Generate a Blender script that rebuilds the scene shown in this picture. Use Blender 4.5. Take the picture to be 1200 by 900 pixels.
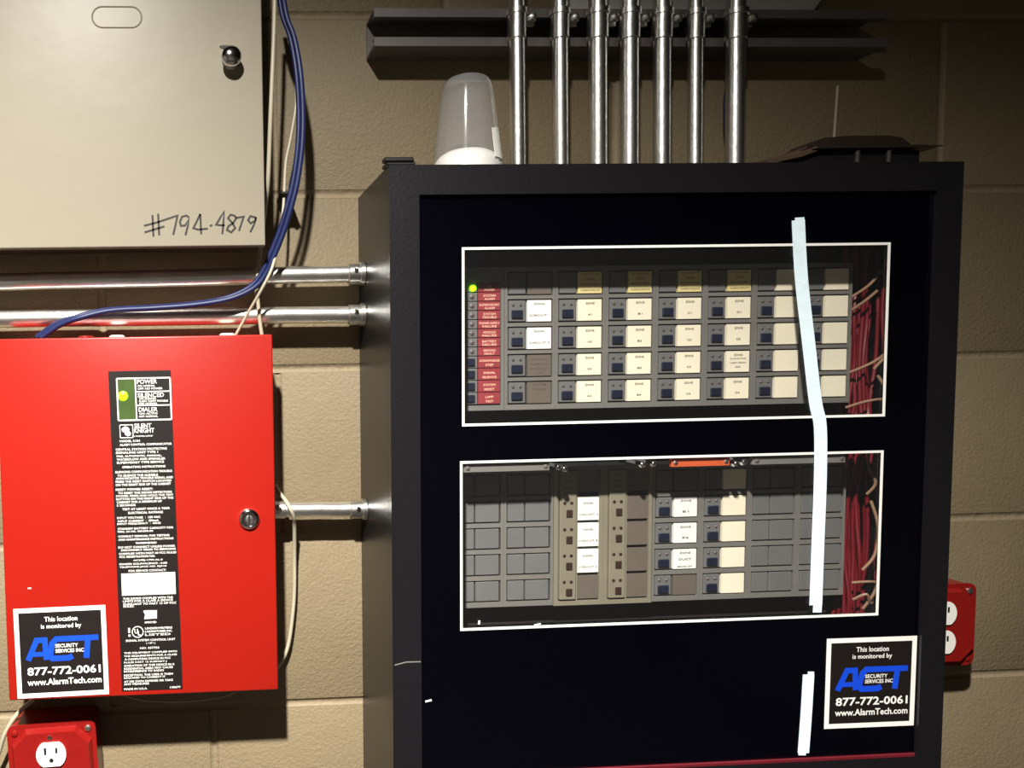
import bpy, bmesh, math, random
from mathutils import Matrix, Vector
random.seed(7)
for _o in list(bpy.data.objects): bpy.data.objects.remove(_o)
scene = bpy.context.scene
COL = scene.collection

# ---------------------------------------------------------------- camera
# all building below is in millimetres: x to the right along the wall, d out from the wall, z up from the floor
YAW, PITCH, ROLL = 0.05019, -0.06165, 0.0191
FPX, CX, CY = 888.813, 284.387, 480.074          # for a 1200 x 900 frame
cam = bpy.data.cameras.new('camera'); camo = bpy.data.objects.new('camera', cam); COL.objects.link(camo)
cam.sensor_fit = 'HORIZONTAL'; cam.sensor_width = 36.0
cam.lens = FPX / 1200 * 36.0
cam.shift_x = (600 - CX) / 1200; cam.shift_y = (CY - 450) / 1200
cam.clip_start = 0.02; cam.clip_end = 50
_cy, _sy, _cp, _sp, _cr, _sr = math.cos(YAW), math.sin(YAW), math.cos(PITCH), math.sin(PITCH), math.cos(ROLL), math.sin(ROLL)
_R = Matrix(((_cy, _sy, 0), (-_sy, _cy, 0), (0, 0, 1))) @ Matrix(((1, 0, 0), (0, _cp, -_sp), (0, _sp, _cp))) @ Matrix(((_cr, 0, _sr), (0, 1, 0), (-_sr, 0, _cr)))
_x, _f, _u = _R @ Vector((1, 0, 0)), _R @ Vector((0, 1, 0)), _R @ Vector((0, 0, 1))
camo.matrix_world = Matrix(((_x.x, _u.x, -_f.x, -0.37016), (_x.y, _u.y, -_f.y, -0.89545), (_x.z, _u.z, -_f.z, 1.50158), (0, 0, 0, 1)))
scene.camera = camo

# ---------------------------------------------------------------- world and light
world = bpy.data.worlds.new('room_air'); scene.world = world; world.use_nodes = True
world.node_tree.nodes['Background'].inputs[0].default_value = (0.9, 0.85, 0.8, 1)
world.node_tree.nodes['Background'].inputs[1].default_value = 0.014
lamp = bpy.data.lights.new('ceiling_downlight', 'SPOT'); lampo = bpy.data.objects.new('ceiling_downlight', lamp); COL.objects.link(lampo)
lampo.location = (-0.535, -1.10, 2.43)
lampo.rotation_euler = Vector((-0.16, -0.28, -1.0)).to_track_quat('-Z', 'Y').to_euler()
lamp.energy = 715; lamp.color = (1.0, 0.97, 0.90); lamp.shadow_soft_size = 0.028
lamp.spot_size = math.radians(178); lamp.spot_blend = 1.0
scene.view_settings.view_transform = 'Standard'; scene.view_settings.look = 'None'
scene.view_settings.exposure = 0.0; scene.view_settings.gamma = 1.0
scene.view_settings.use_curve_mapping = False

# ---------------------------------------------------------------- materials
def lin(c):
    return tuple((v / 12.92 if v <= 0.04045 else ((v + 0.055) / 1.055) ** 2.4) for v in (x / 255 for x in c))
def mat(name, rgb, rough=0.5, metal=0.0, spec=0.5, bump=None, var=None, emit=None, coat=0.0):
    m = bpy.data.materials.new(name); m.use_nodes = True
    nt = m.node_tree; p = nt.nodes['Principled BSDF']
    c = lin(rgb)
    p.inputs['Base Color'].default_value = (*c, 1); p.inputs['Roughness'].default_value = rough
    p.inputs['Metallic'].default_value = metal; p.inputs['Specular IOR Level'].default_value = spec
    p.inputs['Coat Weight'].default_value = coat
    if emit:
        p.inputs['Emission Color'].default_value = (*lin(emit[0]), 1); p.inputs['Emission Strength'].default_value = emit[1]
    geo = nt.nodes.new('ShaderNodeNewGeometry')
    if var:
        n = nt.nodes.new('ShaderNodeTexNoise'); n.inputs['Scale'].default_value = var[0]; n.inputs['Detail'].default_value = 4
        nt.links.new(geo.outputs['Position'], n.inputs['Vector'])
        r = nt.nodes.new('ShaderNodeMapRange'); r.inputs['From Min'].default_value = .3; r.inputs['From Max'].default_value = .7
        r.inputs['To Min'].default_value = 1 - var[1]; r.inputs['To Max'].default_value = 1 + var[1]
        nt.links.new(n.outputs['Fac'], r.inputs['Value'])
        v = nt.nodes.new('ShaderNodeVectorMath'); v.operation = 'SCALE'; v.inputs[0].default_value = c
        nt.links.new(r.outputs[0], v.inputs['Scale']); nt.links.new(v.outputs[0], p.inputs['Base Color'])
    if bump:
        h = None
        for sc, st in bump:
            n = nt.nodes.new('ShaderNodeTexNoise'); n.inputs['Scale'].default_value = sc; n.inputs['Detail'].default_value = 3
            nt.links.new(geo.outputs['Position'], n.inputs['Vector'])
            b = nt.nodes.new('ShaderNodeBump'); b.inputs['Strength'].default_value = 1.0; b.inputs['Distance'].default_value = st
            nt.links.new(n.outputs['Fac'], b.inputs['Height'])
            if h: nt.links.new(h.outputs[0], b.inputs['Normal'])
            h = b
        nt.links.new(h.outputs[0], p.inputs['Normal'])
    return m
def clear_mat(name, tint, haze, haze_rgb, rough, gloss_min=0.02):
    # thin clear sheet: straight-through light, a fresnel reflection and a little milky haze
    m = bpy.data.materials.new(name); m.use_nodes = True; nt = m.node_tree; nt.nodes.clear()
    o = nt.nodes.new('ShaderNodeOutputMaterial'); t = nt.nodes.new('ShaderNodeBsdfTransparent'); t.inputs[0].default_value = (*tint, 1)
    g = nt.nodes.new('ShaderNodeBsdfGlossy'); g.inputs['Roughness'].default_value = rough
    d = nt.nodes.new('ShaderNodeBsdfDiffuse'); d.inputs[0].default_value = (*haze_rgb, 1)
    f = nt.nodes.new('ShaderNodeFresnel'); gb = nt.nodes.new('ShaderNodeNewGeometry')
    ior = nt.nodes.new('ShaderNodeMapRange'); ior.inputs['To Min'].default_value = 1.45; ior.inputs['To Max'].default_value = 1 / 1.45   # same reflection on both faces of the sheet
    nt.links.new(gb.outputs['Backfacing'], ior.inputs['Value']); nt.links.new(ior.outputs[0], f.inputs[0])
    m1 = nt.nodes.new('ShaderNodeMixShader'); m1.inputs[0].default_value = haze
    nt.links.new(t.outputs[0], m1.inputs[1]); nt.links.new(d.outputs[0], m1.inputs[2])
    m2 = nt.nodes.new('ShaderNodeMixShader'); nt.links.new(f.outputs[0], m2.inputs[0])
    nt.links.new(m1.outputs[0], m2.inputs[1]); nt.links.new(g.outputs[0], m2.inputs[2])
    nt.links.new(m2.outputs[0], o.inputs[0]); return m
M = {}
M['wall'] = mat('painted_block', (130, 115, 89), .6, bump=[(45, .0006), (230, .0009), (620, .0006)], var=(6, .07))
M['mortar'] = mat('painted_mortar', (137, 121, 96), .65, bump=[(120, .0015), (600, .0005)], var=(9, .06))
M['plain'] = mat('plain_wall', (57, 51, 43), .8, var=(2, .05))
M['floor'] = mat('concrete_floor', (37, 35, 31), .7, var=(4, .12), bump=[(60, .001)])
M['ceil'] = mat('ceiling_paint', (62, 58, 53), .85, var=(2, .04))
M['beige'] = mat('beige_enamel', (152, 144, 127), .42, var=(3, .02), bump=[(14, .0006)])
M['beige_dark'] = mat('beige_box', (103, 94, 81), .5, var=(5, .04))
M['red'] = mat('red_enamel', (156, 25, 14), .36, var=(5, .03), bump=[(16, .0004)])
M['redbox'] = mat('red_paint', (130, 20, 17), .30, var=(30, .06), bump=[(60, .0006)])
M['black'] = mat('black_enamel', (20, 19, 22), .36, var=(8, .06), bump=[(260, .0002)])
M['panel'] = mat('black_glass', (2, 2, 7), .16, var=(5, .2), spec=.4)
M['inside'] = mat('dark_chassis', (40, 34, 33), .6, var=(20, .1))
M['galv'] = mat('galvanised_steel', (245, 244, 240), .34, metal=1, bump=[(35, .0005), (160, .0002)], var=(40, .08))
M['galv2'] = mat('cast_fitting', (222, 220, 215), .34, metal=1, bump=[(120, .0003)], var=(60, .1))
M['strut'] = mat('strut_steel', (112, 106, 104), .5, metal=.35, var=(25, .08))
M['chrome'] = mat('chrome', (225, 225, 225), .1, metal=1, var=(60, .03))
M['greyplate'] = mat('grey_sheet', (222, 219, 216), .5, var=(12, .05))
M['blue'] = mat('blue_jacket', (24, 34, 80), .46, var=(40, .06))
M['white_cable'] = mat('white_jacket', (179, 170, 148), .4, var=(40, .05))
M['white'] = mat('white_plastic', (238, 236, 228), .35, var=(40, .02))
M['ink'] = mat('marker_ink', (26, 19, 15), .6, var=(90, .2))
M['labelblack'] = mat('label_black', (25, 19, 18), .45, var=(30, .1))
M['print_white'] = mat('print_white', (240, 238, 232), .5, var=(50, .03))
M['print_grey'] = mat('print_grey', (190, 186, 180), .5, var=(50, .03))
M['print_blue'] = mat('print_blue', (16, 70, 210), .45, var=(50, .05))
M['print_dark'] = mat('print_dark', (70, 64, 60), .6, var=(50, .05))
M['print_faint'] = mat('print_faint', (104, 96, 90), .6, var=(50, .05))
M['print_pink'] = mat('print_pink', (250, 196, 170), .5, var=(50, .05))
M['grey'] = mat('module_grey', (119, 116, 111), .5, var=(40, .04))
M['grey2'] = mat('insert_grey', (110, 109, 108), .5, var=(40, .05))
M['tan'] = mat('module_tan', (134, 127, 109), .5, var=(40, .05))
M['taupe'] = mat('label_taupe', (106, 96, 87), .55, var=(40, .04))
M['slot'] = mat('dark_gap', (26, 24, 26), .6, var=(40, .1))
M['key'] = mat('navy_key', (24, 30, 50), .4, var=(60, .1))
M['keybrown'] = mat('brown_key', (56, 38, 30), .4, var=(60, .1))
M['ledoff'] = mat('led_off', (94, 80, 82), .35, var=(60, .1))
M['ledgreen'] = mat('led_green', (120, 255, 20), .3, var=(60, .02), emit=((130, 255, 10), 5.0))
M['greenwin'] = mat('green_lens', (66, 84, 44), .3, var=(60, .1))
M['paper'] = mat('paper_white', (250, 249, 242), .6, var=(40, .02))
M['cream'] = mat('paper_cream', (250, 240, 214), .6, var=(40, .03))
M['yellow'] = mat('paper_yellow', (232, 214, 150), .6, var=(40, .03))
M['redlabel'] = mat('red_label', (150, 56, 62), .5, var=(40, .06))
M['darkred'] = mat('dark_red', (96, 20, 30), .5, var=(40, .1))
M['orange'] = mat('orange_plastic', (206, 92, 52), .5, var=(40, .06))
M['redwire'] = mat('red_wire', (112, 18, 30), .4, var=(60, .12))
M['tanwire'] = mat('tan_wire', (150, 118, 94), .45, var=(60, .12))
M['tape'] = mat('pale_blue_tape', (228, 246, 255), .6, var=(70, .05), bump=[(300, .0003)])
M['darkbrown'] = mat('dark_plastic', (44, 35, 30), .4, var=(20, .12))
M['flap'] = mat('brown_flap', (80, 62, 48), .55, var=(25, .15))
M['blackrub'] = mat('black_rubber', (18, 17, 17), .5, var=(40, .1))
M['glass'] = clear_mat('window_glass', (.985, .985, .985), 0.004, (.8, .82, .85), .02)
M['cup'] = clear_mat('cup_plastic', (.93, .93, .94), 0.10, (.85, .85, .88), .09)
M['cup_rim'] = clear_mat('cup_plastic_thick', (.85, .85, .86), 0.13, (.9, .9, .92), .1)

# ---------------------------------------------------------------- mesh helpers
S = 0.001
class MB:
    """collects shapes in mm (x, d out from the wall, z); d becomes -y"""
    def __init__(s): s.v = []; s.f = []; s.sm = []
    def add(s, vs, fs, smooth=False):
        o = len(s.v); s.v += [tuple(p) for p in vs]; s.f += [tuple(i + o for i in f) for f in fs]; s.sm += [smooth] * len(fs)
        return s
    def box(s, x0, x1, d0, d1, z0, z1, bev=0.0, seg=1):
        if bev <= 0:
            c = [(x, d, z) for x in (x0, x1) for d in (d0, d1) for z in (z0, z1)]
            return s.add(c, [(0, 1, 3, 2), (4, 6, 7, 5), (0, 4, 5, 1), (2, 3, 7, 6), (0, 2, 6, 4), (1, 5, 7, 3)])
        bm = bmesh.new(); bmesh.ops.create_cube(bm, size=1)
        for v in bm.verts: v.co = ((x0 + x1) / 2 + v.co.x * (x1 - x0), (d0 + d1) / 2 + v.co.y * (d1 - d0), (z0 + z1) / 2 + v.co.z * (z1 - z0))
        bmesh.ops.bevel(bm, geom=bm.edges[:], offset=bev, segments=seg, affect='EDGES', profile=.5)
        bm.verts.index_update()
        s.add([v.co[:] for v in bm.verts], [[v.index for v in f.verts] for f in bm.faces], seg > 1); bm.free(); return s
    def tube(s, pts, r, n=10, cap=True):
        P = [Vector(p) for p in pts]; rings = []; up = None
        for i, p in enumerate(P):
            t = (P[min(i + 1, len(P) - 1)] - P[max(i - 1, 0)]).normalized()
            if up is None:
                up = Vector((0, 1, 0)) if abs(t.y) < .9 else Vector((1, 0, 0))
            a = t.cross(up).normalized(); up = a.cross(t).normalized()
            rr = r[i] if isinstance(r, (list, tuple)) else r
            rings.append([p + (a * math.cos(k * 2 * math.pi / n) + up * math.sin(k * 2 * math.pi / n)) * rr for k in range(n)])
        vs = [q for ring in rings for q in ring]; fs = []
        for i in range(len(P) - 1):
            for k in range(n): fs.append((i * n + k, i * n + (k + 1) % n, (i + 1) * n + (k + 1) % n, (i + 1) * n + k))
        if cap: fs.append(tuple(range(n))); fs.append(tuple((len(P) - 1) * n + k for k in reversed(range(n))))
        return s.add(vs, fs, True)
    def cable(s, pts, r, sub=6, n=10):
        P = [Vector(p) for p in pts]; out = []
        for i in range(len(P) - 1):
            a, b, c, d = P[max(i - 1, 0)], P[i], P[i + 1], P[min(i + 2, len(P) - 1)]
            for k in range(sub):
                t = k / sub
                out.append(.5 * ((2 * b) + (c - a) * t + (2 * a - 5 * b + 4 * c - d) * t * t + (3 * b - a - 3 * c + d) * t ** 3))
        out.append(P[-1]); return s.tube(out, r, n)
    def lathe(s, prof, cx, cz, n=24, axis='d', c2=0, close=True):
        """prof: (radius, position along axis); axis 'd' points out of the wall at (cx, cz), axis 'z' is upright at (cx, depth=cz)"""
        vs = []; fs = []
        for r, h in prof:
            for k in range(n):
                a = 2 * math.pi * k / n
                if axis == 'd': vs.append((cx + r * math.cos(a), h, cz + r * math.sin(a)))
                elif axis == 'z': vs.append((cx + r * math.cos(a), cz + r * math.sin(a), h))
                else: vs.append((h, cx + r * math.cos(a), cz + r * math.sin(a)))
        for i in range(len(prof) - 1):
            for k in range(n): fs.append((i * n + k, i * n + (k + 1) % n, (i + 1) * n + (k + 1) % n, (i + 1) * n + k))
        if close: fs.append(tuple(range(n))); fs.append(tuple((len(prof) - 1) * n + k for k in reversed(range(n))))
        return s.add(vs, fs, True)
    def prism(s, poly, d0, d1):
        """poly in (x, z) extruded from d0 to d1"""
        n = len(poly); vs = [(x, d0, z) for x, z in poly] + [(x, d1, z) for x, z in poly]
        return s.add(vs, [tuple(range(n)), tuple(range(2 * n - 1, n - 1, -1))] + [(i, (i + 1) % n, n + (i + 1) % n, n + i) for i in range(n)])
    def ring(s, x0, x1, z0, z1, w, d0, d1):
        """rectangular frame; w = width of the four sides (left, right, bottom, top)"""
        l, r, b, t = w if isinstance(w, (tuple, list)) else (w,) * 4
        o = [(x0, z0), (x1, z0), (x1, z1), (x0, z1)]; i = [(x0 + l, z0 + b), (x1 - r, z0 + b), (x1 - r, z1 - t), (x0 + l, z1 - t)]
        vs = [(x, d1, z) for x, z in o] + [(x, d1, z) for x, z in i] + [(x, d0, z) for x, z in o] + [(x, d0, z) for x, z in i]; fs = []
        for k in range(4):
            j = (k + 1) % 4
            fs += [(k, j, 4 + j, 4 + k), (8 + k, 12 + k, 12 + j, 8 + j), (k, 8 + k, 8 + j, j), (4 + k, 4 + j, 12 + j, 12 + k)]
        return s.add(vs, fs)
    def holes(s, xs, zs, solid, d0, d1):
        """plate on an uneven grid; solid(i, j) says which cells are filled"""
        for i in range(len(xs) - 1):
            for j in range(len(zs) - 1):
                if not solid(i, j): continue
                a, b, c, e = xs[i], xs[i + 1], zs[j], zs[j + 1]
                vs = [(a, d0, c), (b, d0, c), (b, d0, e), (a, d0, e), (a, d1, c), (b, d1, c), (b, d1, e), (a, d1, e)]
                fs = [(4, 5, 6, 7), (0, 3, 2, 1)]
                for (di, dj), f in (((-1, 0), (0, 4, 7, 3)), ((1, 0), (1, 2, 6, 5)), ((0, -1), (0, 1, 5, 4)), ((0, 1), (3, 7, 6, 2))):
                    ii, jj = i + di, j + dj
                    if not (0 <= ii < len(xs) - 1 and 0 <= jj < len(zs) - 1) or not solid(ii, jj): fs.append(f)
                s.add(vs, fs)
        return s
    def stroke(s, pts, w, d0, d1):
        """a pen line of width w through (x, z) points, as one thin ribbon"""
        P = [Vector((p[0], p[1])) for p in pts]; L = []; R = []
        for i, p in enumerate(P):
            t0 = (p - P[i - 1]).normalized() if i else (P[1] - P[0]).normalized()
            t1 = (P[i + 1] - p).normalized() if i < len(P) - 1 else t0
            n0, n1 = Vector((-t0.y, t0.x)), Vector((-t1.y, t1.x)); nn = n0 + n1
            nn = n0 if nn.length < .3 else nn.normalized()
            k = w / 2 / max(.55, nn.dot(n0)); L.append(p + nn * k); R.append(p - nn * k)
        n = len(P); vs = [(p.x, d1, p.y) for p in L] + [(p.x, d1, p.y) for p in R] + [(p.x, d0, p.y) for p in L] + [(p.x, d0, p.y) for p in R]; fs = []
        for i in range(n - 1):
            fs += [(i, n + i, n + i + 1, i + 1), (2 * n + i, 2 * n + i + 1, 3 * n + i + 1, 3 * n + i), (i, i + 1, 2 * n + i + 1, 2 * n + i), (n + i, 3 * n + i, 3 * n + i + 1, n + i + 1)]
        fs += [(0, 2 * n, 3 * n, n), (n - 1, 2 * n - 1, 4 * n - 1, 3 * n - 1)]
        return s.add(vs, fs)
    def turn(s, cx, cz, a):
        """turn everything so far in the wall plane about (cx, cz)"""
        c, q = math.cos(a), math.sin(a)
        s.v = [(cx + (x - cx) * c - (z - cz) * q, d, cz + (x - cx) * q + (z - cz) * c) for x, d, z in s.v]; return s
    def text(s, body, cx, cz, w, h, d, weight=0.0):
        """flat lettering, w x h mm, centred on (cx, cz) at depth d"""
        vs, fs = glyphs(body, weight)
        x0, x1 = min(v[0] for v in vs), max(v[0] for v in vs); y0, y1 = min(v[1] for v in vs), max(v[1] for v in vs)
        return s.add([(cx + ((x - x0) / (x1 - x0) - .5) * w, d, cz + ((y - y0) / (y1 - y0) - .5) * h) for x, y in vs], fs)
    def mesh(s, name, origin=(0, 0, 0)):
        me = bpy.data.meshes.new(name)
        me.from_pydata([((x - origin[0]) * S, -(d - origin[1]) * S, (z - origin[2]) * S) for x, d, z in s.v], [], s.f)
        bm = bmesh.new(); bm.from_mesh(me); bmesh.ops.recalc_face_normals(bm, faces=bm.faces[:]); bm.to_mesh(me); bm.free()
        me.polygons.foreach_set('use_smooth', s.sm)
        if any(s.sm): me.set_sharp_from_angle(angle=math.radians(42))
        return me
_gl = {}
def glyphs(body, weight=0.0):
    key = (body, weight)
    if key not in _gl:
        cu = bpy.data.curves.new('lettering', 'FONT'); cu.body = body; cu.resolution_u = 2; cu.offset = weight; cu.fill_mode = 'FRONT'
        ob = bpy.data.objects.new('lettering', cu); COL.objects.link(ob)
        dg = bpy.context.evaluated_depsgraph_get(); me = bpy.data.meshes.new_from_object(ob.evaluated_get(dg))
        _gl[key] = ([(v.co.x, v.co.y) for v in me.vertices], [tuple(p.vertices) for p in me.polygons])
        bpy.data.objects.remove(ob); bpy.data.curves.remove(cu); bpy.data.meshes.remove(me)
    return _gl[key]

# ---------------------------------------------------------------- object helpers
ORG = {}
def tag(o, label, cat, group=None):
    o['label'] = label; o['category'] = cat
    if group: o['group'] = group
    return o
def thing(name, origin, label, cat, group=None):
    o = bpy.data.objects.new(name, None); o.empty_display_size = .02; COL.objects.link(o)
    o.location = (origin[0] * S, -origin[1] * S, origin[2] * S); ORG[o.name] = origin
    return tag(o, label, cat, group)
def obj(name, mb, m, parent=None, label=None, origin=None, kind=None):
    """one mesh object; under a parent it shares the parent's origin"""
    og = ORG[parent.name] if parent is not None else (origin or (0, 0, 0))
    o = bpy.data.objects.new(name, mb.mesh(name, og)); COL.objects.link(o); ORG[o.name] = og
    o.data.materials.append(M[m])
    if parent is not None: o.parent = parent
    else: o.location = (og[0] * S, -og[1] * S, og[2] * S)
    if label: o['label'] = label
    if kind: o['kind'] = kind
    return o
def inst(name, me, parent, x, d, z):
    """a part that shares mesh data (built about its own origin) placed at (x, d, z)"""
    og = ORG[parent.name]; o = bpy.data.objects.new(name, me); COL.objects.link(o); o.parent = parent
    o.location = ((x - og[0]) * S, -(d - og[1]) * S, (z - og[2]) * S); ORG[o.name] = (x, d, z)
    return o
def shared(name, mb, m):
    me = mb.mesh(name); me.materials.append(M[m]); return me
# ---------------------------------------------------------------- measured shapes (mm)
BLUE_A = [(-276.9, 60.0, 1898.0), (-273.3, 65.0, 1869.2), (-266.1, 70.0, 1845.0), (-260.8, 75.0, 1807.7), (-258.7, 75.0, 1767.8), (-260.1, 75.0, 1732.2), (-265.1, 74.0, 1696.7), (-271.7, 72.0, 1670.1), (-280.0, 68.0, 1643.7), (-290.2, 64.0, 1618.8), (-299.5, 60.0, 1599.2), (-312.8, 58.0, 1583.8), (-339.2, 56.0, 1572.3), (-376.8, 55.0, 1566.4), (-423.6, 54.0, 1563.4), (-470.4, 52.0, 1561.5), (-502.5, 56.0, 1554.3), (-526.3, 53.0, 1546.5), (-547.7, 50.0, 1533.1)]
BLUE_B = [(-280.9, 54.0, 1901.8), (-277.2, 59.0, 1872.7), (-269.9, 64.0, 1848.3), (-264.6, 69.0, 1810.8), (-262.5, 69.0, 1770.7), (-263.9, 69.0, 1734.8), (-268.9, 68.0, 1699.0), (-275.6, 66.0, 1672.3), (-284.0, 62.0, 1645.7), (-294.3, 58.0, 1620.6), (-303.7, 54.0, 1600.9), (-317.1, 52.0, 1585.4), (-343.7, 50.0, 1573.8), (-381.5, 49.0, 1567.8), (-428.7, 48.0, 1564.9), (-475.8, 46.0, 1562.9), (-508.0, 50.0, 1555.7), (-532.0, 47.0, 1547.9), (-553.6, 44.0, 1534.3)]
WHITE_A = [(-286.3, 71.0, 1892.8), (-288.0, 71.0, 1848.9), (-291.1, 71.0, 1795.9), (-293.6, 70.0, 1751.7), (-296.2, 62.0, 1696.1), (-298.9, 44.0, 1666.8), (-303.8, 36.0, 1628.7), (-307.9, 46.0, 1595.3)]
WHITE_B = [(-266.6, 24.0, 1887.4), (-260.0, 26.0, 1835.3), (-259.7, 28.0, 1801.9), (-261.2, 30.0, 1782.5), (-267.7, 32.0, 1749.1), (-273.0, 33.0, 1725.3), (-275.8, 36.0, 1691.7), (-277.4, 40.0, 1674.9), (-280.3, 46.0, 1655.0), (-286.7, 58.0, 1627.0), (-294.6, 69.0, 1601.7), (-306.9, 66.0, 1578.3), (-320.6, 54.0, 1555.3), (-333.9, 46.0, 1532.3)]
WHITE_C = [(-311.0, 48.0, 1591.3), (-308.4, 46.0, 1572.6), (-306.7, 44.0, 1551.9), (-304.0, 42.0, 1531.0)]
WHITE_D = [(-289.8, 14.0, 1357.9), (-284.5, 20.0, 1348.7), (-279.3, 36.0, 1342.4), (-275.4, 44.0, 1334.9), (-271.2, 40.0, 1324.1), (-269.2, 30.0, 1310.0), (-268.3, 18.0, 1274.8), (-268.5, 14.0, 1232.7), (-270.9, 13.0, 1201.5), (-276.4, 12.0, 1165.0), (-284.9, 12.0, 1144.5), (-297.5, 12.0, 1129.3)]
WHITE_E = [(-574.2, 30.0, 1118.8), (-589.3, 30.0, 1106.3), (-600.4, 30.0, 1093.6), (-610.4, 28.0, 1075.8), (-617.0, 24.0, 1057.7), (-624.8, 20.0, 1035.4), (-628.7, 18.0, 1001.3)]
WIRE_F = [(-477.9, 16.0, 1115.6), (-457.9, 18.0, 1108.5), (-428.0, 18.0, 1104.1), (-387.7, 18.0, 1103.4), (-352.2, 18.0, 1108.1), (-331.7, 16.0, 1115.8)]
HAND = [[(-429.9, 1647.9), (-416.0, 1651.3), (-405.2, 1654.8), (-394.3, 1658.3), (-396.3, 1649.4), (-399.3, 1638.1)], [(-429.5, 1641.0), (-408.3, 1647.1)], [(-420.6, 1659.1), (-420.2, 1636.5)], [(-414.6, 1660.5), (-414.0, 1637.9)], [(-382.1, 1656.1), (-384.7, 1658.2), (-389.5, 1657.0), (-391.9, 1651.7), (-390.9, 1647.5), (-386.4, 1647.8), (-382.1, 1654.6), (-383.7, 1646.9), (-386.4, 1637.6)], [(-370.2, 1659.8), (-374.0, 1652.1), (-377.8, 1645.0), (-373.0, 1643.4), (-362.4, 1644.3)], [(-370.2, 1659.8), (-369.7, 1638.6)], [(-360.5, 1647.1), (-357.6, 1647.9)], [(-344.5, 1647.7), (-348.8, 1647.7), (-353.6, 1648.4), (-349.2, 1655.5), (-344.9, 1662.0), (-345.8, 1651.3), (-347.2, 1638.4)], [(-333.5, 1657.5), (-338.3, 1658.6), (-340.8, 1655.0), (-336.4, 1650.0), (-333.4, 1644.6), (-337.8, 1640.2), (-342.2, 1642.6), (-340.6, 1646.7), (-335.2, 1650.2), (-332.4, 1654.7), (-333.5, 1657.5)], [(-332.7, 1655.2), (-324.2, 1656.5), (-329.5, 1641.5)], [(-311.4, 1655.5), (-317.1, 1656.9), (-319.6, 1652.8), (-317.0, 1649.5), (-312.1, 1651.9), (-311.1, 1655.9), (-313.7, 1647.4), (-317.5, 1640.0)]]
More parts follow.
